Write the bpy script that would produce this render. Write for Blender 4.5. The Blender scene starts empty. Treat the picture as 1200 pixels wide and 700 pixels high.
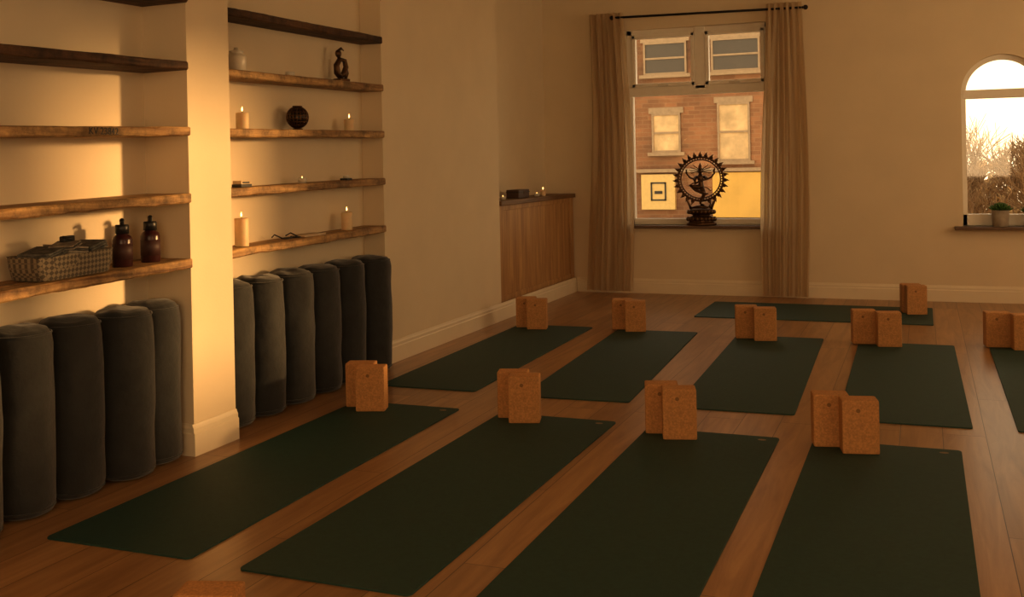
import bpy, bmesh, math, random
from mathutils import Vector, Matrix, noise
random.seed(4)
scn=bpy.context.scene
COL=scn.collection
pi=math.pi

# ---------------------------------------------------------------- materials
def newmat(name):
    m=bpy.data.materials.new(name); m.use_nodes=True
    nt=m.node_tree; b=nt.nodes['Principled BSDF']
    return m,nt,b
def lk(nt,a,b): nt.links.new(a,b)
def simple(name,col,rough=.5,metal=0,var=.12,scale=20,bump=0,bscale=60,emit=None,estr=0,spec=.5,trans=0):
    m,nt,b=newmat(name)
    b.inputs['Roughness'].default_value=rough; b.inputs['Metallic'].default_value=metal
    b.inputs['Specular IOR Level'].default_value=spec
    tc=nt.nodes.new('ShaderNodeTexCoord')
    n=nt.nodes.new('ShaderNodeTexNoise'); n.inputs['Scale'].default_value=scale; n.inputs['Detail'].default_value=5
    lk(nt,tc.outputs['Object'],n.inputs['Vector'])
    r=nt.nodes.new('ShaderNodeValToRGB')
    r.color_ramp.elements[0].position=.3; r.color_ramp.elements[1].position=.7
    r.color_ramp.elements[0].color=[c*(1-var) for c in col]+[1]
    r.color_ramp.elements[1].color=[min(1,c*(1+var)) for c in col]+[1]
    lk(nt,n.outputs['Fac'],r.inputs['Fac']); lk(nt,r.outputs['Color'],b.inputs['Base Color'])
    if bump:
        n2=nt.nodes.new('ShaderNodeTexNoise'); n2.inputs['Scale'].default_value=bscale; n2.inputs['Detail'].default_value=4
        lk(nt,tc.outputs['Object'],n2.inputs['Vector'])
        bp=nt.nodes.new('ShaderNodeBump'); bp.inputs['Strength'].default_value=bump; bp.inputs['Distance'].default_value=.01
        lk(nt,n2.outputs['Fac'],bp.inputs['Height']); lk(nt,bp.outputs['Normal'],b.inputs['Normal'])
    if emit:
        b.inputs['Emission Color'].default_value=(*emit,1); b.inputs['Emission Strength'].default_value=estr
    if trans: b.inputs['Transmission Weight'].default_value=trans
    return m
def wood(name,c1,c2,rough=.5,axis='Y',grain=14,bump=.3,dist=.004,blotch=0):
    m,nt,b=newmat(name); b.inputs['Roughness'].default_value=rough
    tc=nt.nodes.new('ShaderNodeTexCoord'); mp=nt.nodes.new('ShaderNodeMapping')
    s={'X':(.7,grain,grain),'Y':(grain,.7,grain),'Z':(grain,grain,.7)}[axis]
    mp.inputs['Scale'].default_value=s
    lk(nt,tc.outputs['Object'],mp.inputs['Vector'])
    n=nt.nodes.new('ShaderNodeTexNoise'); n.inputs['Scale'].default_value=2.2; n.inputs['Detail'].default_value=8; n.inputs['Roughness'].default_value=.65; n.inputs['Distortion'].default_value=.6
    lk(nt,mp.outputs['Vector'],n.inputs['Vector'])
    r=nt.nodes.new('ShaderNodeValToRGB'); r.color_ramp.elements[0].position=.32; r.color_ramp.elements[1].position=.66
    r.color_ramp.elements[0].color=(*c1,1); r.color_ramp.elements[1].color=(*c2,1)
    lk(nt,n.outputs['Fac'],r.inputs['Fac']); col=r.outputs['Color']
    if blotch:
        n2=nt.nodes.new('ShaderNodeTexNoise'); n2.inputs['Scale'].default_value=9; n2.inputs['Detail'].default_value=6; n2.inputs['Roughness'].default_value=.75
        lk(nt,tc.outputs['Object'],n2.inputs['Vector'])
        r2=nt.nodes.new('ShaderNodeValToRGB'); r2.color_ramp.elements[0].position=.38; r2.color_ramp.elements[0].color=(1-blotch,1-blotch,1-blotch,1); r2.color_ramp.elements[1].position=.56
        lk(nt,n2.outputs['Fac'],r2.inputs['Fac'])
        mm=nt.nodes.new('ShaderNodeMix'); mm.data_type='RGBA'; mm.blend_type='MULTIPLY'; mm.inputs[0].default_value=1
        lk(nt,col,mm.inputs[6]); lk(nt,r2.outputs['Color'],mm.inputs[7]); col=mm.outputs[2]
    lk(nt,col,b.inputs['Base Color'])
    bp=nt.nodes.new('ShaderNodeBump'); bp.inputs['Strength'].default_value=bump; bp.inputs['Distance'].default_value=dist
    lk(nt,n.outputs['Fac'],bp.inputs['Height']); lk(nt,bp.outputs['Normal'],b.inputs['Normal'])
    return m

M={}
M['wall']=simple('wall_paint',(.80,.69,.51),.75,var=.03,scale=3,bump=.05,bscale=90)
M['trim']=simple('trim_paint',(.84,.75,.58),.45,var=.03,scale=5)
M['upvc']=simple('window_upvc',(.90,.86,.78),.35,var=.02)
M['ceil']=simple('ceiling_paint',(.82,.73,.60),.8,var=.02)
M['shelf']=wood('shelf_timber',(.20,.10,.04),(.66,.43,.19),.65,'Y',12,.8,.008,.55)
M['shelfshade']=wood('shelf_timber_shaded',(.045,.020,.009),(.17,.085,.035),.7,'Y',12,.8,.008,.6)  # same timber, with the shadow on the upper shelves put into its colour
M['cab']=wood('cabinet_oak',(.34,.18,.07),(.60,.37,.16),.5,'Z',9,.3)
M['cabtop']=wood('cabinet_top_oak',(.10,.05,.02),(.24,.13,.05),.5,'Y',9,.3)
M['mat']=simple('yoga_mat_rubber',(.026,.072,.060),.6,var=.12,scale=60,bump=.25,bscale=350,spec=.35)
M['matmark']=simple('mat_mark_print',(.25,.18,.11),.6)
M['block']=simple('cork_block',(.56,.30,.12),.75,var=.2,scale=130,bump=.25,bscale=150,spec=.3)
M['blockmark']=simple('block_mark_print',(.27,.14,.05),.7)
M['bolster']=simple('bolster_velvet',(.022,.024,.025),.85,var=.25,scale=14,bump=.6,bscale=14)
M['bolster'].node_tree.nodes['Principled BSDF'].inputs['Sheen Weight'].default_value=.32
M['bolster'].node_tree.nodes['Principled BSDF'].inputs['Sheen Roughness'].default_value=.5
M['bronze']=simple('bronze',(.11,.06,.03),.35,metal=.9,var=.3,scale=40)
M['wax']=simple('candle_wax',(.78,.62,.38),.5,var=.04); M['wax'].node_tree.nodes['Principled BSDF'].inputs['Subsurface Weight'].default_value=.3
M['wick']=simple('candle_wick',(.03,.02,.015),.9)
M['flame']=simple('candle_flame',(1,.6,.2),.5,emit=(1,.5,.14),estr=7)
M['iron']=simple('dark_iron',(.02,.017,.015),.5,metal=.5)
M['sill']=simple('sill_dark',(.16,.10,.06),.5)
M['black']=simple('black_plastic',(.012,.011,.011),.4)
M['bottle']=simple('bottle_glass_dark_red',(.040,.009,.009),.3,var=.1)
M['bottlelabel']=simple('bottle_label',(.05,.018,.016),.6)
M['linen']=simple('towel_grey_cloth',(.12,.12,.11),.9,var=.5,scale=38,bump=.7,bscale=90)
M['linen2']=simple('towel_cream_cloth',(.36,.32,.26),.9,var=.5,scale=38,bump=.7,bscale=90)
M['white']=simple('white_ceramic',(.7,.66,.58),.3,var=.04)
M['card']=simple('cream_card',(.62,.5,.34),.7)
M['pot']=simple('grey_concrete_pot',(.36,.31,.25),.8,bump=.3)
M['leaf']=simple('succulent_leaf',(.06,.15,.03),.45,var=.3)
M['soil']=simple('soil',(.05,.03,.02),.9)
M['box']=simple('dark_wood_box',(.08,.04,.025),.4)
M['slate']=simple('roof_slate',(.16,.13,.11),.7,bump=.4,bscale=6)
M['bark']=simple('tree_bark',(.38,.26,.14),.8)
M['foliage']=simple('hedge_foliage',(.52,.38,.19),.9,var=.6,scale=7,bump=.8,bscale=10)
M['street']=simple('street_asphalt',(.34,.28,.2),.9)
M['yellow']=simple('sign_yellow',(.78,.50,.12),.5,var=.12,scale=2)
M['palesign']=simple('sign_pale_yellow',(.78,.56,.22),.5,var=.06)
M['stone']=simple('lintel_stone',(.42,.31,.20),.8)
M['houseglass']=simple('house_window_glass',(.09,.075,.06),.12)
M['blind']=simple('house_window_blind',(.74,.54,.30),.7,var=.25,scale=4)
# woven basket fabric
m,nt,b=newmat('woven_fabric'); b.inputs['Roughness'].default_value=.9
tc=nt.nodes.new('ShaderNodeTexCoord'); mp=nt.nodes.new('ShaderNodeMapping'); mp.inputs['Scale'].default_value=(1,1,1); mp.inputs['Rotation'].default_value=(.78,0,0)
ck=nt.nodes.new('ShaderNodeTexChecker'); ck.inputs['Scale'].default_value=70; ck.inputs['Color1'].default_value=(.11,.095,.075,1); ck.inputs['Color2'].default_value=(.27,.23,.17,1)
lk(nt,tc.outputs['Object'],mp.inputs['Vector']); lk(nt,mp.outputs[0],ck.inputs['Vector'])
lk(nt,ck.outputs['Color'],b.inputs['Base Color'])
bp=nt.nodes.new('ShaderNodeBump'); bp.inputs['Strength'].default_value=.6; bp.inputs['Distance'].default_value=.004; lk(nt,ck.outputs['Fac'],bp.inputs['Height']); lk(nt,bp.outputs['Normal'],b.inputs['Normal'])
M['pattern']=m
m,nt,b=newmat('window_glass'); out=nt.nodes['Material Output']
tr=nt.nodes.new('ShaderNodeBsdfTransparent'); gl=nt.nodes.new('ShaderNodeBsdfGlossy'); gl.inputs['Roughness'].default_value=.03
mx=nt.nodes.new('ShaderNodeMixShader'); mx.inputs[0].default_value=.05
lk(nt,tr.outputs[0],mx.inputs[1]); lk(nt,gl.outputs[0],mx.inputs[2]); lk(nt,mx.outputs[0],out.inputs[0])
M['glass']=m
m,nt,b=newmat('curtain_linen'); out=nt.nodes['Material Output']
b.inputs['Roughness'].default_value=.9
tc=nt.nodes.new('ShaderNodeTexCoord'); mp=nt.nodes.new('ShaderNodeMapping'); mp.inputs['Scale'].default_value=(120,120,30)
n=nt.nodes.new('ShaderNodeTexNoise'); n.inputs['Scale'].default_value=3; lk(nt,tc.outputs['Object'],mp.inputs['Vector']); lk(nt,mp.outputs['Vector'],n.inputs['Vector'])
r=nt.nodes.new('ShaderNodeValToRGB'); r.color_ramp.elements[0].color=(.66,.53,.36,1); r.color_ramp.elements[1].color=(.82,.69,.49,1)
lk(nt,n.outputs['Fac'],r.inputs['Fac']); lk(nt,r.outputs['Color'],b.inputs['Base Color'])
tl=nt.nodes.new('ShaderNodeBsdfTranslucent'); lk(nt,r.outputs['Color'],tl.inputs['Color'])
mx=nt.nodes.new('ShaderNodeMixShader'); mx.inputs[0].default_value=.55
lk(nt,b.outputs[0],mx.inputs[1]); lk(nt,tl.outputs[0],mx.inputs[2])
tp=nt.nodes.new('ShaderNodeBsdfTransparent'); mx2=nt.nodes.new('ShaderNodeMixShader'); mx2.inputs[0].default_value=.08
lk(nt,mx.outputs[0],mx2.inputs[1]); lk(nt,tp.outputs[0],mx2.inputs[2]); lk(nt,mx2.outputs[0],out.inputs[0])
M['curtain']=m
# floor planks
m,nt,b=newmat('oak_floor_planks')
tc=nt.nodes.new('ShaderNodeTexCoord'); sp=nt.nodes.new('ShaderNodeSeparateXYZ'); cb=nt.nodes.new('ShaderNodeCombineXYZ')
lk(nt,tc.outputs['Object'],sp.inputs[0]); lk(nt,sp.outputs['Y'],cb.inputs['X']); lk(nt,sp.outputs['X'],cb.inputs['Y'])
br=nt.nodes.new('ShaderNodeTexBrick'); br.offset=.37; br.offset_frequency=2
br.inputs['Scale'].default_value=1; br.inputs['Brick Width'].default_value=2.1; br.inputs['Row Height'].default_value=.18
br.inputs['Mortar Size'].default_value=.0018; br.inputs['Mortar Smooth'].default_value=.3; br.inputs['Bias'].default_value=0
br.inputs['Color1'].default_value=(0,0,0,1); br.inputs['Color2'].default_value=(1,1,1,1); br.inputs['Mortar'].default_value=(.5,.5,.5,1)
lk(nt,cb.outputs[0],br.inputs['Vector'])
mp=nt.nodes.new('ShaderNodeMapping'); mp.inputs['Scale'].default_value=(11,.9,1)
add=nt.nodes.new('ShaderNodeVectorMath'); add.operation='ADD'
mul=nt.nodes.new('ShaderNodeVectorMath'); mul.operation='SCALE'; mul.inputs['Scale'].default_value=7
lk(nt,br.outputs['Color'],mul.inputs[0]); lk(nt,tc.outputs['Object'],mp.inputs['Vector']); lk(nt,mp.outputs[0],add.inputs[0]); lk(nt,mul.outputs[0],add.inputs[1])
n=nt.nodes.new('ShaderNodeTexNoise'); n.inputs['Scale'].default_value=1.6; n.inputs['Detail'].default_value=9; n.inputs['Roughness'].default_value=.6; n.inputs['Distortion'].default_value=.8
lk(nt,add.outputs[0],n.inputs['Vector'])
r=nt.nodes.new('ShaderNodeValToRGB'); r.color_ramp.elements[0].position=.25; r.color_ramp.elements[1].position=.75
r.color_ramp.elements[0].color=(.30,.16,.065,1); r.color_ramp.elements[1].color=(.56,.335,.15,1)
lk(nt,n.outputs['Fac'],r.inputs['Fac'])
hs=nt.nodes.new('ShaderNodeMix'); hs.data_type='RGBA'; hs.blend_type='MULTIPLY'; hs.inputs[0].default_value=1
r2=nt.nodes.new('ShaderNodeValToRGB'); r2.color_ramp.elements[0].color=(.78,.76,.74,1); r2.color_ramp.elements[1].color=(1.0,1,1,1)
lk(nt,br.outputs['Color'],r2.inputs['Fac'])
lk(nt,r.outputs['Color'],hs.inputs[6]); lk(nt,r2.outputs['Color'],hs.inputs[7])
dk=nt.nodes.new('ShaderNodeMix'); dk.data_type='RGBA'; lk(nt,br.outputs['Fac'],dk.inputs[0]); lk(nt,hs.outputs[2],dk.inputs[6]); dk.inputs[7].default_value=(.09,.045,.018,1)
vo=nt.nodes.new('ShaderNodeTexVoronoi'); vo.inputs['Scale'].default_value=1.3; lk(nt,tc.outputs['Object'],vo.inputs['Vector'])
kr=nt.nodes.new('ShaderNodeValToRGB'); kr.color_ramp.elements[0].position=.012; kr.color_ramp.elements[0].color=(.25,.25,.25,1); kr.color_ramp.elements[1].position=.045
lk(nt,vo.outputs['Distance'],kr.inputs['Fac'])
km=nt.nodes.new('ShaderNodeMix'); km.data_type='RGBA'; km.blend_type='MULTIPLY'; km.inputs[0].default_value=1
lk(nt,dk.outputs[2],km.inputs[6]); lk(nt,kr.outputs['Color'],km.inputs[7])
lk(nt,km.outputs[2],b.inputs['Base Color'])
b.inputs['Roughness'].default_value=.30
bp=nt.nodes.new('ShaderNodeBump'); bp.inputs['Strength'].default_value=.35; bp.inputs['Distance'].default_value=.003; bp.invert=True
lk(nt,br.outputs['Fac'],bp.inputs['Height']); lk(nt,bp.outputs['Normal'],b.inputs['Normal'])
M['floor']=m
m,nt,b=newmat('red_brick'); b.inputs['Roughness'].default_value=.9
tc=nt.nodes.new('ShaderNodeTexCoord'); sp=nt.nodes.new('ShaderNodeSeparateXYZ'); cb=nt.nodes.new('ShaderNodeCombineXYZ')
lk(nt,tc.outputs['Object'],sp.inputs[0]); lk(nt,sp.outputs['X'],cb.inputs['X']); lk(nt,sp.outputs['Z'],cb.inputs['Y'])
br=nt.nodes.new('ShaderNodeTexBrick'); br.inputs['Scale'].default_value=1; br.inputs['Brick Width'].default_value=.24; br.inputs['Row Height'].default_value=.085; br.inputs['Mortar Size'].default_value=.006
br.inputs['Color1'].default_value=(.34,.18,.10,1); br.inputs['Color2'].default_value=(.24,.13,.075,1); br.inputs['Mortar'].default_value=(.32,.21,.13,1)
lk(nt,cb.outputs[0],br.inputs['Vector'])
n=nt.nodes.new('ShaderNodeTexNoise'); n.inputs['Scale'].default_value=.7; n.inputs['Detail'].default_value=4; lk(nt,tc.outputs['Object'],n.inputs['Vector'])
r=nt.nodes.new('ShaderNodeValToRGB'); r.color_ramp.elements[0].position=.35; r.color_ramp.elements[0].color=(.6,.6,.6,1); r.color_ramp.elements[1].position=.65; r.color_ramp.elements[1].color=(1.3,1.2,1.05,1)
lk(nt,n.outputs['Fac'],r.inputs['Fac'])
mm=nt.nodes.new('ShaderNodeMix'); mm.data_type='RGBA'; mm.blend_type='MULTIPLY'; mm.inputs[0].default_value=1
lk(nt,br.outputs['Color'],mm.inputs[6]); lk(nt,r.outputs['Color'],mm.inputs[7]); lk(nt,mm.outputs[2],b.inputs['Base Color'])
M['brick']=m

# ---------------------------------------------------------------- mesh builder
class B:
    def __init__(s): s.v=[];s.f=[];s.mi=[];s.sm=[];s.mats=[]
    def _m(s,m):
        if m not in s.mats: s.mats.append(m)
        return s.mats.index(m)
    def add(s,vs,fs,m,T=None,smooth=False):
        k=len(s.v)
        s.v+=[tuple((T@Vector(v)) if T else v) for v in vs]
        i=s._m(m)
        for f in fs: s.f.append([a+k for a in f]); s.mi.append(i); s.sm.append(smooth)
    def box(s,x0,x1,y0,y1,z0,z1,m,T=None,bev=0):
        bm=bmesh.new(); bmesh.ops.create_cube(bm,size=1)
        for v in bm.verts:
            v.co=Vector(((x0+x1)/2+v.co.x*(x1-x0),(y0+y1)/2+v.co.y*(y1-y0),(z0+z1)/2+v.co.z*(z1-z0)))
        if bev: bmesh.ops.bevel(bm,geom=bm.edges[:],offset=bev,segments=2,affect='EDGES',profile=.6)
        bm.verts.ensure_lookup_table(); bm.verts.index_update()
        s.add([tuple(v.co) for v in bm.verts],[[v.index for v in f.verts] for f in bm.faces],m,T); bm.free()
    def lathe(s,prof,m,T=None,seg=24,sx=1,sy=1,smooth=True):
        vs=[];fs=[]
        n=len(prof)
        for r,z in prof:
            for j in range(seg):
                a=2*pi*j/seg; vs.append((max(r,1e-5)*math.cos(a)*sx,max(r,1e-5)*math.sin(a)*sy,z))
        for i in range(n-1):
            for j in range(seg):
                k=(j+1)%seg; fs.append([i*seg+j,i*seg+k,(i+1)*seg+k,(i+1)*seg+j])
        fs.append([j for j in range(seg)][::-1]); fs.append([(n-1)*seg+j for j in range(seg)])
        s.add(vs,fs,m,T,smooth)
    def tube(s,pts,rad,m,T=None,seg=8,closed=False):
        pts=[Vector(p) for p in pts]; n=len(pts)
        if not hasattr(rad,'__len__'): rad=[rad]*n
        vs=[];fs=[]; ref=None
        for i,p in enumerate(pts):
            if closed: t=pts[(i+1)%n]-pts[i-1]
            else: t=pts[min(i+1,n-1)]-pts[max(i-1,0)]
            t.normalize()
            if ref is None: ref=Vector((0,1,0)) if abs(t.y)<.9 else Vector((1,0,0))
            a=(ref-t*ref.dot(t)).normalized(); ref=a; b_=t.cross(a)
            for j in range(seg):
                q=2*pi*j/seg; vs.append(tuple(p+(a*math.cos(q)+b_*math.sin(q))*rad[i]))
        for i in range(n if closed else n-1):
            i2=(i+1)%n
            for j in range(seg):
                k=(j+1)%seg; fs.append([i*seg+j,i*seg+k,i2*seg+k,i2*seg+j])
        if not closed: fs.append(list(range(seg))[::-1]); fs.append([(n-1)*seg+j for j in range(seg)])
        s.add(vs,fs,m,T,True)
    def ball(s,c,r,m,T=None,seg=14,rings=9):
        if not hasattr(r,'__len__'): r=(r,r,r)
        vs=[];fs=[]
        for i in range(rings+1):
            th=pi*i/rings
            for j in range(seg):
                a=2*pi*j/seg; q=max(math.sin(th),1e-4)
                vs.append((c[0]+r[0]*q*math.cos(a),c[1]+r[1]*q*math.sin(a),c[2]-r[2]*math.cos(th)))
        for i in range(rings):
            for j in range(seg):
                k=(j+1)%seg; fs.append([i*seg+j,i*seg+k,(i+1)*seg+k,(i+1)*seg+j])
        s.add(vs,fs,m,T,True)
    def obj(s,name,loc=(0,0,0),rot=(0,0,0),scale=(1,1,1)):
        me=bpy.data.meshes.new(name); me.from_pydata(s.v,[],s.f)
        for m in s.mats: me.materials.append(M[m])
        me.polygons.foreach_set('material_index',s.mi); me.polygons.foreach_set('use_smooth',s.sm)
        me.update()
        o=bpy.data.objects.new(name,me); COL.objects.link(o); o.location=loc; o.rotation_euler=rot; o.scale=scale
        return o
def Tm(x=0,y=0,z=0,rz=0,rx=0,ry=0): return Matrix.Translation((x,y,z))@Matrix.Rotation(rz,4,'Z')@Matrix.Rotation(ry,4,'Y')@Matrix.Rotation(rx,4,'X')
def box(name,x0,x1,y0,y1,z0,z1,m,bev=0):
    b=B(); cx,cy,cz=(x0+x1)/2,(y0+y1)/2,(z0+z1)/2
    b.box(x0-cx,x1-cx,y0-cy,y1-cy,z0-cz,z1-cz,m,bev=bev); return b.obj(name,(cx,cy,cz))
def slab(name,outlines,thick,m,plane,pos):
    cu=bpy.data.curves.new(name,'CURVE'); cu.dimensions='2D'; cu.fill_mode='BOTH'; cu.extrude=thick/2
    for o in outlines:
        sp=cu.splines.new('POLY'); sp.points.add(len(o)-1)
        for p,q in zip(sp.points,o): p.co=(q[0],q[1],0,1)
        sp.use_cyclic_u=True
    ob=bpy.data.objects.new(name+'_c',cu); COL.objects.link(ob)
    dg=bpy.context.evaluated_depsgraph_get(); me=bpy.data.meshes.new_from_object(ob.evaluated_get(dg))
    bpy.data.objects.remove(ob)
    for v in me.vertices:
        a,b_,c=v.co
        if plane=='XZ': v.co=(a,pos+thick/2+c,b_)
        else: v.co=(pos+thick/2+c,a,b_)
    me.materials.clear(); me.materials.append(M[m])
    bm=bmesh.new(); bm.from_mesh(me); bmesh.ops.recalc_face_normals(bm,faces=bm.faces); bm.to_mesh(me); bm.free()
    o=bpy.data.objects.new(name,me); COL.objects.link(o); return o

# ---------------------------------------------------------------- room shell
H=2.95; YB=9.75; XR=2.9; YF=-2.2
box('floor',-3.8,XR+.3,YF-.3,YB+.3,-.12,0,'floor')
box('ceiling',-3.8,XR+.3,YF-.3,YB+.3,H,H+.12,'ceil')
box('wall_left',-3.8,-3.03,YF,1.3,0,H,'wall')
box('wall_left',-3.8,-3.27,1.3,3.75,0,H,'wall')
box('wall_left',-3.8,-3.03,3.75,4.05,0,H,'wall')
box('wall_left',-3.8,-3.36,4.05,5.86,0,H,'wall')
box('wall_left',-3.8,-3.21,5.86,7.80,0,H,'wall')
box('wall_left',-3.8,-3.51,7.80,YB,0,H,'wall')
WX0,WX1,WZ0,WZ1=-2.67,-1.30,.655,2.54
AX,AR,AZ0,AZS=.635,.325,.655,1.80
rect=[(-3.8,0),(XR+.3,0),(XR+.3,H),(-3.8,H)]
def arch(cx,r,z0,zs,n=24): return [(cx-r,z0),(cx+r,z0)]+[(cx+r*math.cos(pi*i/n),zs+r*math.sin(pi*i/n)) for i in range(n+1)]
slab('wall_back',[rect,[(WX0,WZ0),(WX1,WZ0),(WX1,WZ1),(WX0,WZ1)],arch(AX,AR,AZ0,AZS)],.3,'wall','XZ',YB)
RW=((5.55,6.75,1.0,2.1),(7.20,8.70,.95,2.50),(.6,2.0,1.0,2.6))
slab('wall_right',[[(YF,0),(YB,0),(YB,H),(YF,H)]]+[[(a,z0),(c,z0),(c,z1),(a,z1)] for a,c,z0,z1 in RW],.3,'wall','YZ',XR)
slab('wall_front',[[(-3.8,0),(XR+.3,0),(XR+.3,H),(-3.8,H)],[(-.9,.8),(1.6,.8),(1.6,2.5),(-.9,2.5)]],.3,'wall','XZ',YF-.3)
for i,(a0,a1,q0,q1) in enumerate(RW):
    b=B(); X=XR+.12
    for z0,z1 in ((q0,q0+.05),(q1-.05,q1)): b.box(X,X+.06,a0,a1,z0,z1,'upvc')
    for y in (a0,a1-.05,(a0+a1)/2-.025): b.box(X,X+.06,y,y+.05,q0,q1,'upvc')
    b.obj('window_%d'%(i+3))
b=B()
for z0,z1 in ((.8,.86),(2.44,2.5)): b.box(-.9,1.6,YF-.2,YF-.14,z0,z1,'upvc')
for x in (-.9,1.54,.32): b.box(x,x+.06,YF-.2,YF-.14,.8,2.5,'upvc')
b.obj('window_6')

def baseboard(name,p0,p1,nrm,h=.14,t=.018):
    prof=[(0,0),(t,0),(t,h*.70),(t*.72,h*.74),(t*.72,h*.86),(t*.45,h*.93),(t*.3,h),(0,h)]
    vs=[]
    for p in (p0,p1):
        for a,z in prof: vs.append((p[0]+nrm[0]*a,p[1]+nrm[1]*a,z))
    n=len(prof); fs=[[i,(i+1)%n,n+(i+1)%n,n+i] for i in range(n)]+[list(range(n))[::-1],[n+i for i in range(n)]]
    b=B(); b.add(vs,fs,'trim'); return b.obj(name)
baseboard('baseboard_left',(-3.21,5.862),(-3.21,YB-.02),(1,0))
baseboard('baseboard_left',(-3.03,3.732),(-3.03,4.05),(1,0))
baseboard('baseboard_left',(-3.27,3.75),(-3.03,3.75),(0,-1))
baseboard('baseboard_left',(-3.03,-2.1),(-3.03,1.3),(1,0))
baseboard('baseboard_back',(-3.20,YB),(XR,YB),(0,-1))
baseboard('baseboard_right',(XR,YF),(XR,YB),(-1,0))

# ---------------------------------------------------------------- windows
b=B(); y0,y1=YB+.07,YB+.14
b.box(WX0,WX1,y0,y1,WZ0,WZ0+.06,'upvc',bev=.006); b.box(WX0,WX1,y0,y1,WZ1-.05,WZ1,'upvc',bev=.006)
b.box(WX0,WX0+.055,y0,y1,WZ0,WZ1,'upvc',bev=.006); b.box(WX1-.055,WX1,y0,y1,WZ0,WZ1,'upvc',bev=.006)
b.box(WX0,WX1,y0-.01,y1,1.90,1.985,'upvc',bev=.006)
cxm=-1.955
b.box(cxm-.05,cxm+.05,y0-.01,y1,1.95,WZ1,'upvc',bev=.006)
for a0,a1 in ((WX0+.055,cxm-.05),(cxm+.05,WX1-.055)):
    za,zb=1.985,WZ1-.05; w=.035
    b.box(a0,a1,y0-.015,y1-.02,za,za+w,'upvc',bev=.005); b.box(a0,a1,y0-.015,y1-.02,zb-w,zb,'upvc',bev=.005)
    b.box(a0,a0+w,y0-.015,y1-.02,za,zb,'upvc',bev=.005); b.box(a1-w,a1,y0-.015,y1-.02,za,zb,'upvc',bev=.005)
    b.box(a0+(a1-a0)/2-.05,a0+(a1-a0)/2+.05,y0-.035,y0-.012,za+.005,za+.02,'white')
b.box(WX0+.055,WX1-.055,y0+.03,y0+.036,WZ0+.06,WZ1-.05,'glass')
b.obj('window_1')
b=B()
def archring(r0,r1,ya,yb,n=28):
    vs=[];fs=[]
    for i in range(n+1):
        a=pi*i/n
        for r,y in ((r0,ya),(r1,ya),(r1,yb),(r0,yb)): vs.append((AX+r*math.cos(a),y,AZS+r*math.sin(a)))
    for i in range(n):
        for j in range(4):
            k=(j+1)%4; fs.append([i*4+j,i*4+k,(i+1)*4+k,(i+1)*4+j])
    return vs,fs
vs,fs=archring(AR-.04,AR,y0,y1); b.add(vs,fs,'upvc')
b.box(AX-AR,AX-AR+.04,y0,y1,AZ0,AZS,'upvc',bev=.005); b.box(AX+AR-.04,AX+AR,y0,y1,AZ0,AZS,'upvc',bev=.005)
b.box(AX-AR,AX+AR,y0,y1,AZ0,AZ0+.10,'upvc',bev=.005)
b.box(AX-AR+.02,AX+AR-.02,y0-.01,y1,AZS-.045,AZS+.03,'upvc',bev=.005)
b.box(AX-AR+.04,AX+AR-.04,y0+.03,y0+.036,AZ0+.1,AZS,'glass')
b.obj('window_2')
box('trim_1',WX0-.02,WX1+.02,YB-.07,YB+.08,WZ0-.028,WZ0,'sill',bev=.006)
box('trim_2',AX-AR-.07,AX+AR+.07,YB-.10,YB+.08,AZ0-.028,AZ0,'sill',bev=.006)

# ---------------------------------------------------------------- curtains & rod
b=B()
b.tube([(-2.74,9.64,2.655),(-.98,9.64,2.625)],.011,'iron')
for x,z in ((-2.76,2.655),(-.96,2.625)): b.ball((x,9.64,z),.022,'iron')
for x,z in ((-2.70,2.654),(-1.02,2.626)): b.tube([(x,9.64,z),(x,9.75,z)],.008,'iron')
b.obj('curtain_rod')
def curtain(name,top,bot,z0,z1,mid,folds=7,amp=.035,seed=0):
    nu,nv=150,26; vs=[];fs=[]
    for j in range(nv+1):
        t=j/nv; z=z1+(z0-z1)*t
        s=t*t*(3-2*t)
        w0=top[0]+(bot[0]-top[0])*s+mid[0]*math.sin(pi*t); w1=top[1]+(bot[1]-top[1])*s+mid[1]*math.sin(pi*t)
        for i in range(nu+1):
            u=i/nu
            ph=u*folds*2*pi
            a=amp*(.65+.35*math.sin(t*2+seed))*(1+.35*math.sin(u*9+seed))
            x=w0+(w1-w0)*u+.010*math.sin(ph*2+t*3+seed)
            y=9.64+a*math.sin(ph+.5*math.sin(t*4+seed)+.35*math.sin(u*13+t*2))+.012*math.sin(ph*2.3+t*5)
            vs.append((x,y,z))
    for j in range(nv):
        for i in range(nu):
            k=j*(nu+1)+i; fs.append([k,k+1,k+nu+2,k+nu+1])
    b=B(); b.add(vs,fs,'curtain',smooth=True); return b.obj(name)
curtain('curtain',(-3.0,-2.66),(-3.05,-2.60),.03,2.70,(.03,.04),6,.028,1)
curtain('curtain',(-1.31,-1.0),(-1.38,-.97),.02,2.68,(-.02,.03),6,.028,2.4)

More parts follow.
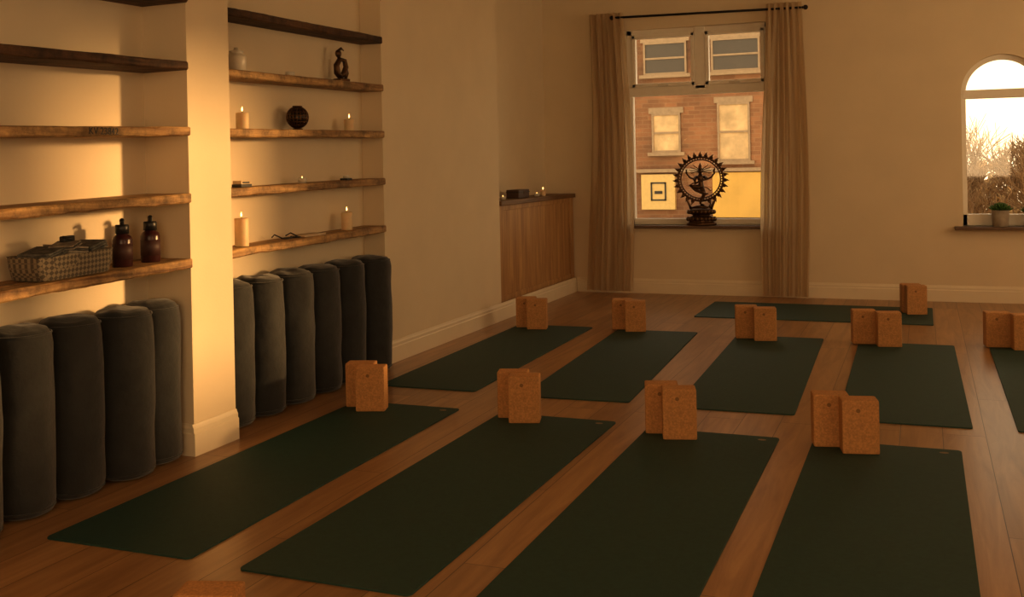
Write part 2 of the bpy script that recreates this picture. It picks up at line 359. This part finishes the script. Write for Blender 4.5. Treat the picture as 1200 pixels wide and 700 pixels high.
# ---------------------------------------------------------------- shelves
def shelf(name,x0,x1,y0,y1,zt0,slope,th,m,seed):
    n=90; vs=[];fs=[]
    for i in range(n+1):
        y=y0+(y1-y0)*i/n; zt=zt0+slope*(y-y0)
        e=noise.noise((y*3,seed,0))*.010+noise.noise((y*16,seed,2))*.005
        d=noise.noise((y*5,seed,5))*.009+noise.noise((y*22,seed,7))*.004
        g=noise.noise((y*6,seed,9))*.005
        ch=.004+abs(noise.noise((y*9,seed,11)))*.010
        for x,z in ((x0,zt-th),(x1-ch+e,zt-th+d*.6),(x1+e,zt-th+ch+d*.6),(x1+e*1.3,zt-ch),(x1-ch+e,zt+g*.3),(x0,zt)): vs.append((x,y,z))
    for i in range(n):
        for j in range(6):
            k=(j+1)%6; fs.append([i*6+j,i*6+k,(i+1)*6+k,(i+1)*6+j])
    fs.append([0,1,2,3,4,5][::-1]); fs.append([n*6+j for j in range(6)])
    b=B(); b.add(vs,fs,m); return b.obj(name)
SL=.022
LT=[2.05,1.75,1.46,1.165,.875]
def ztl(i,y): return LT[i]+SL*(y-3.75)
for i in range(5):
    shelf('wall_shelf',-3.27,-3.02,1.3,3.75,ztl(i,1.3),SL,.04,'shelfshade' if i<2 else 'shelf',i*3.1)
RT=[2.075,1.768,1.472,1.172,.868]
SR=.014
def ztr(i,y): return RT[i]+SR*(y-4.28)
for i in range(5):
    shelf('wall_shelf',-3.36,-3.195,4.05,5.86,ztr(i,4.05),SR,.042,'shelfshade' if i<1 else 'shelf',20+i*2.7)
def text(name,body,size,loc,rot,m,ext=.0005):
    cu=bpy.data.curves.new(name,'FONT'); cu.body=body; cu.size=size; cu.extrude=ext; cu.align_x='CENTER'; cu.align_y='CENTER'
    o=bpy.data.objects.new(name,cu); COL.objects.link(o); o.location=loc; o.rotation_euler=rot; cu.materials.append(M[m]); return o
text('shelf_stencil','KV 23842',.040,(-3.0100,3.22,ztl(2,3.22)-.021),(pi/2,0,pi/2),'black',.0008)

# ---------------------------------------------------------------- bolsters
def bolster(x,y,h=.70,r=.125,seed=0,lean=0):
    prof=[(0,.012),(.03,.008),(r*.72,.004),(r*.90,.014),(r*.98,.045),(r*.99,.12),(r*1.0,.25),(r*1.01,.4),(r*.99,.55),(r*.985,h-.07),(r*.95,h-.035),(r*.84,h-.012),(r*.6,h),(.03,h+.004),(0,h+.003)]
    P=[]
    for i in range(len(prof)-1):
        for k in range(3):
            t=k/3; P.append((prof[i][0]*(1-t)+prof[i+1][0]*t,prof[i][1]*(1-t)+prof[i+1][1]*t))
    P.append(prof[-1])
    b=B(); b.lathe(P,'bolster',seg=44)
    b.v=[(v[0]*(1+.06*noise.noise((v[0]*11+seed,v[1]*11,v[2]*4)))+.006*noise.noise((v[2]*7,seed,1)),
          v[1]*(1+.06*noise.noise((v[0]*11,v[1]*11+seed,v[2]*4)))+.006*noise.noise((v[2]*7,seed,4)),
          v[2]+(.012*noise.noise((v[0]*14,v[1]*14,seed)) if v[2]>.3 else 0)) for v in b.v]
    for z,rr in ((h-.028,r*.955),(.03,r*.965)):
        b.tube([(rr*math.cos(2*pi*i/36),rr*math.sin(2*pi*i/36),z) for i in range(36)],.004,'bolster',closed=True,seg=6)
    return b.obj('bolster',(x,y,0),(0,lean,seed))
for i,(x,y) in enumerate(((-3.14,2.36),(-3.10,2.62),(-3.14,2.90),(-3.14,3.15),(-3.11,3.41),(-3.145,3.62))): bolster(x,y,.70,.122,i*1.7)
for i,y in enumerate((4.24,4.51,4.79,5.07,5.35,5.67)): bolster(-3.215,y,.715,.130,10+i*1.3)

# ---------------------------------------------------------------- radiator cabinet
b=B()
b.box(-3.505,-3.235,7.82,YB-.02,.0,.93,'cab',bev=.004)
b.box(-3.505,-3.195,7.81,YB-.01,.928,.967,'cabtop',bev=.006)
b.box(-3.235,-3.220,7.82,7.91,.14,.93,'cab',bev=.003)
b.box(-3.235,-3.220,YB-.12,YB-.02,.14,.93,'cab',bev=.003)
for zz in (.14,.885): b.box(-3.235,-3.224,7.91,YB-.12,zz,zz+.045,'cab',bev=.003)
b.obj('wooden_cabinet')

# ---------------------------------------------------------------- mats
def mat(cx,y0,L=2.18,W=.61,rz=0,mark=True):
    b=B(); r=.02; n=6; out=[]
    for (sx,sy) in ((1,-1),(1,1),(-1,1),(-1,-1)):
        a0={(1,-1):-pi/2,(1,1):0,(-1,1):pi/2,(-1,-1):pi}[(sx,sy)]
        for i in range(n+1):
            a=a0+pi/2*i/n; out.append((sx*(W/2-r)+r*math.cos(a),sy*(L/2-r)+r*math.sin(a)))
    k=len(out)
    vs=[(x,y,0.0) for x,y in out]+[(x,y,.005) for x,y in out]+[(x*(1-.004),y*(1-.001),.0065) for x,y in out]
    fs=[list(range(k))[::-1],[2*k+i for i in range(k)]]
    for s_ in (0,k):
        for i in range(k):
            j=(i+1)%k; fs.append([s_+i,s_+j,s_+k+j,s_+k+i])
    b.add(vs,fs,'mat')
    if mark:
        b.lathe([(0,.0064),(.016,.0066),(.016,.0070),(0,.0070)],'matmark',Tm(W/2-.07,L/2-.06,0),seg=16,sx=1.2,sy=.8,smooth=False)
    return b.obj('yoga_mat',(cx,y0+L/2,.0),(0,0,rz))
mat(-2.55,2.73,2.15,.61,.006)
mat(-1.72,2.71,2.15,.61,-.008)
mat(-.93,2.62,2.17,.61,.0)
mat(-.175,2.62,2.19,.61,.0)
mat(-2.66,5.28,2.32,.60,.012,False)
mat(-1.81,5.26,2.30,.60,.045,False)
mat(-.94,5.24,2.28,.60,.025,False)
mat(-.12,5.22,2.24,.60,.01,False)
mat(.68,5.22,2.28,.60,0,False)
mat(-.85,7.90,1.80,.93,pi/2,False)

# ---------------------------------------------------------------- cork blocks
def block(x,y,rz,z=.0066):
    b=B(); b.box(-.0765,.0765,-.05,.05,0,.229,'block',bev=.008)
    b.lathe([(0,0),(.009,0),(.009,.0005),(0,.0005)],'blockmark',Tm(-.01,-.0500,.185,rx=pi/2),seg=20,smooth=False)
    return b.obj('yoga_block',(x,y,z),(0,0,rz))
def pair(xl,yl,rz,dx=-.09):
    c,s=math.cos(rz),math.sin(rz)
    lx,ly=.0765,.05
    block(xl+c*lx-s*ly,yl+s*lx+c*ly,rz)
    lx+=dx; ly+=.102
    block(xl+c*lx-s*ly,yl+s*lx+c*ly,rz)
pair(-2.74,4.655,.30,-.075)
pair(-1.895,4.665,.27,-.065)
pair(-1.115,4.595,.27,-.075)
pair(-.34,4.60,.22,-.105)
pair(-2.825,7.36,.24,-.095)
pair(-2.075,7.44,.24,-.10)
pair(-1.11,7.29,.22,-.12)
pair(-.30,7.27,.2,-.145)
pair(.52,7.36,.15,-.145)
pair(-.14,8.82,.2,-.02)
block(-1.665,2.105,.3,0.0)

# ---------------------------------------------------------------- candles
def candle(x,y,z,r=.03,h=.1,flame=True,name='pillar_candle'):
    b=B(); b.lathe([(0,0),(r*.97,0),(r,.004),(r,h-.004),(r*.93,h),(r*.75,h-.004),(r*.3,h-.008),(0,h-.008)],'wax')
    b.tube([(0,0,h-.01),(.001,0,h+.004),(.002,0,h+.012)],.0013,'wick',seg=6)
    if flame: b.lathe([(0,h+.006),(.003,h+.010),(.0042,h+.016),(.003,h+.023),(.0015,h+.029),(0,h+.033)],'flame',seg=10)
    return b.obj(name,(x,y,z))
def tealight(x,y,z,name='tealight_candle'):
    b=B(); b.lathe([(0,0),(.022,0),(.028,.03),(.026,.03),(.021,.012),(0,.012)],'white')
    b.lathe([(0,.013),(.003,.018),(.004,.024),(.002,.034),(0,.04)],'flame',seg=8)
    return b.obj(name,(x,y,z))
xs=-3.27
candle(xs,4.475,ztr(2,4.475),.033,.085)
candle(xs,5.55,ztr(2,5.55),.032,.072)
candle(xs,4.45,ztr(4,4.45),.036,.145)
candle(xs,5.50,ztr(4,5.50),.034,.11)
tealight(xs,5.02,ztr(3,5.02))
b=B(); b.lathe([(0,0),(.042,0),(.050,.01),(.051,.07),(.045,.085),(.036,.088),(.036,.1),(.038,.104),(.012,.11),(.01,.122),(0,.124)],'white')
b.obj('ceramic_jar',(xs,4.435,ztr(1,4.435)))
b=B(); b.lathe([(0,0),(.022,0),(.026,.02),(.024,.028),(0,.02)],'white'); b.obj('small_dish',(xs,4.92,ztr(1,4.92)))
b=B(); b.box(-.03,.03,-.035,.035,0,.018,'bronze',bev=.004)
b.tube([(0,.0,.015),(0,-.03,.05),(0,-.035,.09),(0,-.01,.125),(0,.025,.12),(0,.035,.085),(0,.02,.05),(0,.0,.03)],[.014,.018,.016,.014,.013,.014,.016,.014],'bronze')
b.ball((0,-.02,.155),(.016,.018,.022),'bronze'); b.tube([(0,-.015,.13),(0,-.018,.15)],.009,'bronze')
b.tube([(0,.03,.09),(0,.045,.05),(0,.03,.02)],[.01,.008,.008],'bronze'); b.tube([(0,-.02,.17),(0,.0,.185),(0,.02,.175)],[.008,.008,.003],'bronze')
b.obj('bronze_figurine',(xs,5.47,ztr(1,5.47)),(0,0,-.2),(1.1,1.2,1.1))
b=B(); b.lathe([(0,0),(.028,0),(.03,.006),(.018,.012),(.0,.014)],'bronze')
R=.060
for i in range(9):
    t=pi*i/9
    b.tube([(R*math.cos(t)*math.sin(q*2*pi/32),R*math.sin(t)*math.sin(q*2*pi/32),.072-R*math.cos(q*2*pi/32)) for q in range(32)],.0042,'bronze',closed=True,seg=6)
for zc in (-.75,-.45,-.15,.15,.45,.75):
    rr=R*math.sqrt(1-zc*zc); b.tube([(rr*math.cos(2*pi*q/28),rr*math.sin(2*pi*q/28),.072+R*zc) for q in range(28)],.004,'bronze',closed=True,seg=6)
b.ball((0,0,.072),R*.86,'black'); b.lathe([(0,.126),(.026,.128),(.028,.136),(.02,.136),(0,.130)],'bronze')
b.obj('carved_lantern',(xs,4.985,ztr(2,4.985)))
b=B(); b.box(-.03,.03,-.045,.045,0,.016,'black',bev=.002); b.box(-.028,.026,-.04,.04,.016,.034,'card',bev=.002); b.box(-.001,.0265,-.03,.03,.020,.029,'black')
b.obj('incense_box',(xs,4.46,ztr(3,4.46)))
b=B(); b.box(-.025,.025,-.03,.03,0,.012,'black',bev=.002); b.lathe([(0,.012),(.018,.012),(.02,.03),(0,.03)],'white'); b.obj('matchbox',(xs,5.50,ztr(3,5.50)))
b=B(); b.box(-.045,.045,-.11,.11,0,.012,'card',bev=.002)
b.obj('notebook',(xs,5.08,ztr(4,5.08)))
b=B()
for s_ in (-1,1):
    b.tube([(.02*math.sin(q*2*pi/20)+.01,s_*.033+.024*math.cos(q*2*pi/20),.018) for q in range(20)],.003,'black',closed=True,seg=6)
    b.tube([(.01,s_*.057,.018),(-.03,s_*.06,.035),(-.05,s_*.05,.022)],.003,'black',seg=6)
b.tube([(.012,-.01,.018),(.012,0,.024),(.012,.01,.018)],.003,'black',seg=6)
b.obj('spectacles',(xs+.01,4.86,ztr(4,4.86)-.012),scale=(1.3,1.3,1.2))

def bottle(y,h,x=-3.13):
    z=ztl(4,y); k=h/.19
    b=B(); b.lathe([(0,0),(.038,0),(.041,.004),(.041,.115*k),(.036,.13*k),(.020,.142*k),(.016,.148*k),(.016,.155*k),(0,.155*k)],'bottle')
    b.lathe([(.0412,.03),(.0416,.03),(.0416,.10*k),(.0412,.10*k)],'bottlelabel',seg=24)
    b.lathe([(0,.140*k),(.028,.142*k),(.028,.178*k),(.025,.181*k),(.0,.181*k)],'black')
    b.tube([(0,0,.176*k),(0,0,.202*k)],.009,'black'); b.tube([(0,0,.198*k),(.012,-.012,.200*k),(.024,-.022,.194*k)],[.011,.010,.006],'black')
    b.obj('pump_bottle',(x,y,z))
bottle(3.44,.185); bottle(3.61,.185)
# fabric basket with folded cloths
z=ztl(4,3.11)+.003
b=B(); n=72; lev=[(0,.90,.0),(.004,.93,.0),(.05,.99,.006),(.085,1.0,.010),(.092,1.01,.012),(.088,.955,.010),(.03,.90,.004)]
vs=[];fs=[]
for (hz,sc,wob) in lev:
    for i in range(n):
        a=2*pi*i/n; cx_,sy_=math.cos(a),math.sin(a); p=.35
        x=.10*math.copysign(abs(cx_)**p,cx_)*sc; y=.195*math.copysign(abs(sy_)**p,sy_)*sc
        vs.append((x+wob*noise.noise((a*3,hz*8,1)),y+wob*noise.noise((a*3,hz*8,5)),hz+wob*.8*noise.noise((a*2,3,hz))*(1 if hz>.02 else 0)))
for l in range(len(lev)-1):
    for i in range(n):
        j=(i+1)%n; fs.append([l*n+i,l*n+j,(l+1)*n+j,(l+1)*n+i])
fs.append(list(range(n))[::-1]); fs.append([(len(lev)-1)*n+i for i in range(n)])
b.add(vs,fs,'pattern',smooth=True)
random.seed(8)
def fold(c,w,l,h,m,rz,rx=0):
    T=Tm(*c,rz=rz,rx=rx)
    for k in range(3):
        b.box(-w/2+k*.003,w/2-k*.002,-l/2,l/2,k*h/3,(k+.9)*h/3,m if k%2==0 else 'linen',T,bev=h*.12)
for i in range(3): fold((0,-.11+i*.11,.035),.15,.105,.06,'linen2' if i%2 else 'linen',random.uniform(-.1,.1))
fold((.01,-.10,.088),.14,.13,.024,'linen',.25,.15); fold((0,.02,.092),.14,.12,.026,'linen2',-.3,-.12); fold((.01,.12,.088),.13,.11,.03,'linen',.15,.2); fold((.02,.0,.112),.10,.12,.016,'linen2',.5,.1)
b.obj('fabric_basket',(-3.14,3.12,z),(SL,0,0))
b=B(); b.box(-.012,.012,-.04,.04,0,.022,'black',T=Tm(0,0,0,rz=.3),bev=.005); b.tube([(0,-.02,.01),(.03,-.05,.02),(.05,-.02,.01)],.006,'black'); b.obj('black_strap',(-3.12,3.13,z+.134))
b=B(); b.box(-.04,.04,-.05,.05,0,.02,'linen2',bev=.006); b.obj('folded_cloth',(-3.12,2.66,ztl(4,2.66)))

b=B(); b.box(-.06,.06,-.13,.13,0,.075,'box',bev=.008); b.box(-.062,.062,-.132,.132,.05,.056,'black'); b.box(.058,.064,-.015,.015,.035,.06,'bronze',bev=.002)
b.obj('wooden_box',(-3.34,8.55,.967))
tealight(-3.29,8.9,.967); tealight(-3.30,8.1,.967)
candle(-3.31,9.12,.967,.026,.05,True)

# ---------------------------------------------------------------- nataraja statue
b=B(); m='bronze'
b.lathe([(0,0),(.125,0),(.13,.008),(.13,.022),(.115,.030),(.105,.038),(.118,.052),(.12,.068),(.10,.080),(.078,.088),(.074,.096),(.10,.106),(.118,.122),(.116,.136),(.10,.146),(.085,.150),(0,.150)],m,seg=36,sy=.55)
for i in range(20):
    a=2*pi*i/20; c_,s_=math.cos(a),math.sin(a)
    b.ball((.117*c_,.117*.55*s_,.06),(.016,.012,.022),m,seg=8,rings=5); b.ball((.112*c_,.112*.55*s_,.124),(.016,.012,.020),m,seg=8,rings=5)
Cz=.425; RR=.195
circ=lambda R,n=48:[(R*math.sin(2*pi*i/n),0,Cz+R*1.03*math.cos(2*pi*i/n)) for i in range(n)]
b.tube(circ(RR),.010,m,closed=True); b.tube(circ(RR-.024),.006,m,closed=True)
for i in range(48):
    a=2*pi*i/48; b.ball(((RR-.012)*math.sin(a),0,Cz+(RR-.012)*1.03*math.cos(a)),.007,m,seg=6,rings=4)
nf=27
for i in range(nf):
    a=2*pi*(i+.0)/nf
    if abs(a-pi)<.32: continue
    u=Vector((math.sin(a),0,math.cos(a)*1.03)); t_=Vector((math.cos(a),0,-math.sin(a)))
    P0=Vector((0,0,Cz))+u*(RR+.004)
    b.tube([P0,P0+u*.014+t_*.002,P0+u*.028-t_*.002,P0+u*.046+t_*.003],[.009,.012,.008,.001],m,seg=7)
    for sg in (-1,1): b.tube([P0+t_*.008*sg,P0+u*.012+t_*.012*sg,P0+u*.024+t_*.010*sg],[.006,.005,.001],m,seg=5)
b.tube([(-.075,0,.163),(-.04,-.005,.168),(0,-.005,.170),(.04,0,.166),(.065,0,.165)],[.010,.016,.018,.016,.010],m); b.ball((.08,-.002,.176),.018,m)
b.tube([(.012,-.01,.188),(-.004,-.012,.20),(.0,-.008,.235),(.030,-.022,.285),(.018,-.012,.32),(.0,0,.352)],[.010,.011,.014,.018,.023,.026],m,seg=10)
b.tube([(.03,-.025,.187),(.0,-.01,.192)],[.008,.011],m)
b.tube([(0,0,.350),(-.040,-.02,.352),(-.078,-.035,.362),(-.040,-.045,.325),(.01,-.05,.300),(.048,-.05,.288),(.068,-.052,.293)],[.026,.024,.019,.015,.012,.010,.005],m,seg=10)
b.tube([(0,0,.340),(0,0,.365),(.002,-.002,.39),(.0,-.002,.42),(-.002,-.002,.445),(-.002,0,.462),(-.002,0,.478)],[.030,.029,.021,.027,.032,.020,.011],m,seg=12)
b.ball((-.003,-.004,.495),(.018,.019,.023),m); b.lathe([(0,0),(.019,.0),(.018,.012),(.014,.024),(.015,.032),(.009,.045),(.003,.06),(0,.062)],m,Tm(-.003,0,.510),seg=14)
b.ball((-.003,-.024,.494),(.004,.005,.005),m,seg=6,rings=4)
for sg in (-1,1):
    b.ball((-.003+sg*.020,0,.492),(.005,.006,.010),m,seg=6,rings=4)
    for k,(dz,ln) in enumerate(((.020,.075),(.006,.088),(-.008,.080),(.032,.055))):
        b.tube([(sg*.015,.008,.495+dz*.5),(sg*ln*.6,.012,.497+dz),(sg*ln,.012,.492+dz*1.6),(sg*(ln+.012),.012,.500+dz*1.8)],[.004,.0045,.004,.002],m,seg=6)
def arm(pts,r=.010):
    n=len(pts); b.tube(pts,[r*1.25-(r*.55)*i/(n-1) for i in range(n)],m,seg=8); b.ball(pts[-1],(.010,.006,.011),m,seg=8,rings=5)
arm([(.028,0,.452),(.060,.006,.425),(.092,.004,.440),(.118,0,.478)]); arm([(-.030,0,.452),(-.062,.006,.425),(-.095,.004,.440),(-.120,0,.478)])
arm([(-.030,-.006,.448),(-.055,-.02,.412),(-.045,-.04,.395),(-.040,-.045,.43)]); arm([(.030,-.006,.448),(.050,-.025,.420),(.010,-.045,.412),(-.045,-.05,.385)])
b.lathe([(.012,-.014),(.004,0),(.012,.014)],m,Tm(-.122,0,.50),seg=10)
b.tube([(.118,0,.488),(.114,0,.503),(.122,0,.515),(.118,0,.532)],[.008,.011,.007,.001],m,seg=7)
b.tube([(0,.0,.356),(.05,.01,.345),(.085,.012,.315),(.10,.012,.33)],[.006,.005,.004,.002],m,seg=6)
b.tube([(-.02,.0,.40),(-.07,.012,.385),(-.11,.012,.36),(-.125,.012,.37)],[.004,.005,.004,.002],m,seg=6)
for sg in (-1,1): b.tube([(sg*.085,0,.150),(sg*.10,0,.19),(sg*.125,0,.245),(sg*.118,0,.272)],[.014,.012,.010,.008],m)
b.obj('nataraja_statue',(-1.955,YB-.005,WZ0),(0,0,.12),(1.08,1.0,1.03))

def plant(x,y,pr=.055,ph=.085,seed=1,name='potted_succulent'):
    random.seed(seed); b=B()
    b.lathe([(0,0),(pr*.85,0),(pr*.9,.004),(pr,ph),(pr*.9,ph),(pr*.88,ph-.012),(0,ph-.012)],'pot'); b.lathe([(0,ph-.012),(pr*.88,ph-.012),(0,ph-.006)],'soil')
    for i in range(46):
        a=i*2.399; k=i/46; tilt=.15+1.15*(1-k); L=.045+.03*(1-k)
        d=Vector((math.cos(a)*math.sin(tilt),math.sin(a)*math.sin(tilt),math.cos(tilt)))
        p=Vector((math.cos(a)*pr*.45*(1-k),math.sin(a)*pr*.45*(1-k),ph-.008+.022*k))
        b.tube([p,p+d*L*.4,p+d*L*.8+Vector((0,0,.003)),p+d*L+Vector((0,0,.008))],[.005,.010,.008,.001],'leaf',seg=6)
    b.obj(name,(x,y,AZ0))
plant(.60,YB-.03,.07,.14,2); plant(.84,YB-.03,.055,.12,5)

# ---------------------------------------------------------------- outside
b=B(); YH=21
b.box(-12,-.9,YH,YH+4,-3.2,5.4,'brick')
b.add([(-12.3,YH-.3,5.4),(-.6,YH-.3,5.4),(-.6,YH+3,7.6),(-12.3,YH+3,7.6)],[[0,1,2,3]],'slate')
def hwin(x0,x1,z0,z1,blind=False):
    b.box(x0-.06,x1+.06,YH-.03,YH+.02,z1,z1+.12,'stone'); b.box(x0-.08,x1+.08,YH-.10,YH+.02,z0-.07,z0,'stone')
    b.box(x0,x1,YH-.012,YH+.01,z0,z1,'blind' if blind else 'houseglass')
    w=.04
    for a,c in ((x0,x0+w),(x1-w,x1)): b.box(a,c,YH-.04,YH+.01,z0,z1,'stone')
    for a,c in ((z0,z0+w),(z1-w,z1),((z0+z1)/2-.02,(z0+z1)/2+.02)): b.box(x0,x1,YH-.038,YH+.01,a,c,'stone')
hwin(-3.85,-3.20,1.25,2.42,True); hwin(-5.2,-4.6,1.45,2.25,True); hwin(-6.9,-6.1,1.25,2.42); hwin(-2.3,-1.6,1.25,2.42)
hwin(-5.35,-4.45,3.05,3.72); hwin(-3.95,-2.98,3.05,3.72,False); hwin(-7.4,-6.5,3.05,3.72)
b.box(-5.42,-4.72,YH-.12,YH,.28,1.0,'palesign')
b.box(-3.95,-1.5,YH-.12,YH,.12,1.02,'yellow')
b.box(-6.2,-1.5,YH-.16,YH,1.04,1.11,'stone')
for q in ((-5.22,-5.19,.46,.84),(-4.93,-4.90,.46,.84),(-5.22,-4.90,.46,.49),(-5.22,-4.90,.81,.84),(-5.14,-4.98,.60,.66)): b.box(q[0],q[1],YH-.135,YH-.11,q[2],q[3],'black')
b.box(-6.2,-1.5,YH-.05,YH,-3.0,.1,'houseglass')
b.obj('brick_building')
box('sun_blocker',2.6,5.2,10.75,13.7,-3.2,4.2,'brick')  # unseen box added to keep direct sun out of the back windows
box('street_ground',-40,40,10.3,90,-3.3,-3.2,'street')
def tree(x,y,h,seed):
    random.seed(seed); b=B()
    def br(p,d,L,r,k):
        q=p+d*L; b.tube([p,(p+q)/2+Vector((random.uniform(-1,1),random.uniform(-1,1),0))*L*.05,q],[r,r*.85,r*.7],'bark',seg=5 if k>1 else 3)
        if k==0: return
        for i in range(4 if k>1 else 6):
            nd=(d+Vector((random.uniform(-1,1),random.uniform(-1,1),random.uniform(-.25,.75)))*.85).normalized()
            br(p+(q-p)*random.uniform(.45,1),nd,L*random.uniform(.62,.80),max(r*.6,.009),k-1)
    br(Vector((0,0,0)),Vector((0,0,1)),h*.36,h*.014,5)
    b.obj('bare_tree',(x,y,-3.2))
for i,(x,y,h) in enumerate(((1.3,28.5,5.2),(2.2,28,5.9),(3.2,28.5,5.7),(4.4,28,6.0))): tree(x,y,h,40+i)
b=B(); random.seed(3)
for i in range(1100):
    b.ball((random.uniform(-.5,9),random.uniform(-.7,.7),random.uniform(.1,3.9)+.4*math.sin(i)),(random.uniform(.08,.20),.3,random.uniform(.07,.17)),'foliage',seg=6,rings=4)
b.v=[(v[0]+.15*noise.noise((v[0]*6,v[1]*5,v[2]*6)),v[1],v[2]+.15*noise.noise((v[0]*7,v[2]*7,3))) for v in b.v]
b.obj('hedge',(0,33,-3.2))

# ---------------------------------------------------------------- lights
w=bpy.data.worlds.new('sky'); scn.world=w; w.use_nodes=True; nt=w.node_tree
bg=nt.nodes['Background']; tc=nt.nodes.new('ShaderNodeTexCoord'); sp=nt.nodes.new('ShaderNodeSeparateXYZ'); cr=nt.nodes.new('ShaderNodeValToRGB')
lk(nt,tc.outputs['Generated'],sp.inputs[0]); lk(nt,sp.outputs['Z'],cr.inputs['Fac']); lk(nt,cr.outputs['Color'],bg.inputs['Color'])
cr.color_ramp.elements[0].position=0; cr.color_ramp.elements[0].color=(1,.77,.45,1)
cr.color_ramp.elements[1].position=.6; cr.color_ramp.elements[1].color=(.55,.44,.32,1)
bg.inputs['Strength'].default_value=2.1
def sun(d,strength,col,ang):
    l=bpy.data.lights.new('sun','SUN'); l.energy=strength; l.color=col; l.angle=ang
    o=bpy.data.objects.new('sun',l); COL.objects.link(o); o.rotation_euler=Vector(d).to_track_quat('-Z','Y').to_euler()
sun((-.80,-.50,-.105),4.2,(1,.57,.22),.085)
def area(name,loc,d,sx,sy,e,col):
    l=bpy.data.lights.new(name,'AREA'); l.shape='RECTANGLE'; l.size=sx; l.size_y=sy; l.energy=e; l.color=col
    o=bpy.data.objects.new(name,l); COL.objects.link(o); o.location=loc; o.rotation_euler=Vector(d).to_track_quat('-Z','Z').to_euler()
area('window_fill_light',(XR-.05,1.3,1.8),(-1,.25,-.1),1.4,1.6,13,(1,.61,.28))  # fill lamps added inside the unseen openings, on top of the sky light
area('window_fill_light',(XR-.05,6.9,1.8),(-1,.1,-.1),2.6,1.6,27,(1,.61,.28))
area('window_fill_light',(.35,YF+.05,1.65),(0,1,-.08),2.4,1.6,36,(1,.58,.26))

# ---------------------------------------------------------------- camera
yaw,pitch,roll_,h=.3776,.0025,-.0197,1.2651
fw=Vector((-math.sin(yaw)*math.cos(pitch),math.cos(yaw)*math.cos(pitch),-math.sin(pitch)))
rt=Vector((math.cos(yaw),math.sin(yaw),0)); up=rt.cross(fw)
c,s=math.cos(roll_),math.sin(roll_); r_=c*rt+s*up; u_=-s*rt+c*up
cam=bpy.data.cameras.new('camera'); co=bpy.data.objects.new('camera',cam); COL.objects.link(co)
Mx=Matrix((r_,u_,-fw)).transposed().to_4x4(); Mx.translation=Vector((0,0,h)); co.matrix_world=Mx
cam.sensor_width=36; cam.lens=36.47; cam.shift_y=-.1285; cam.clip_start=.05; cam.clip_end=300
scn.camera=co
scn.view_settings.view_transform='Standard'; scn.view_settings.look='None'; scn.view_settings.exposure=.28; scn.view_settings.gamma=.88
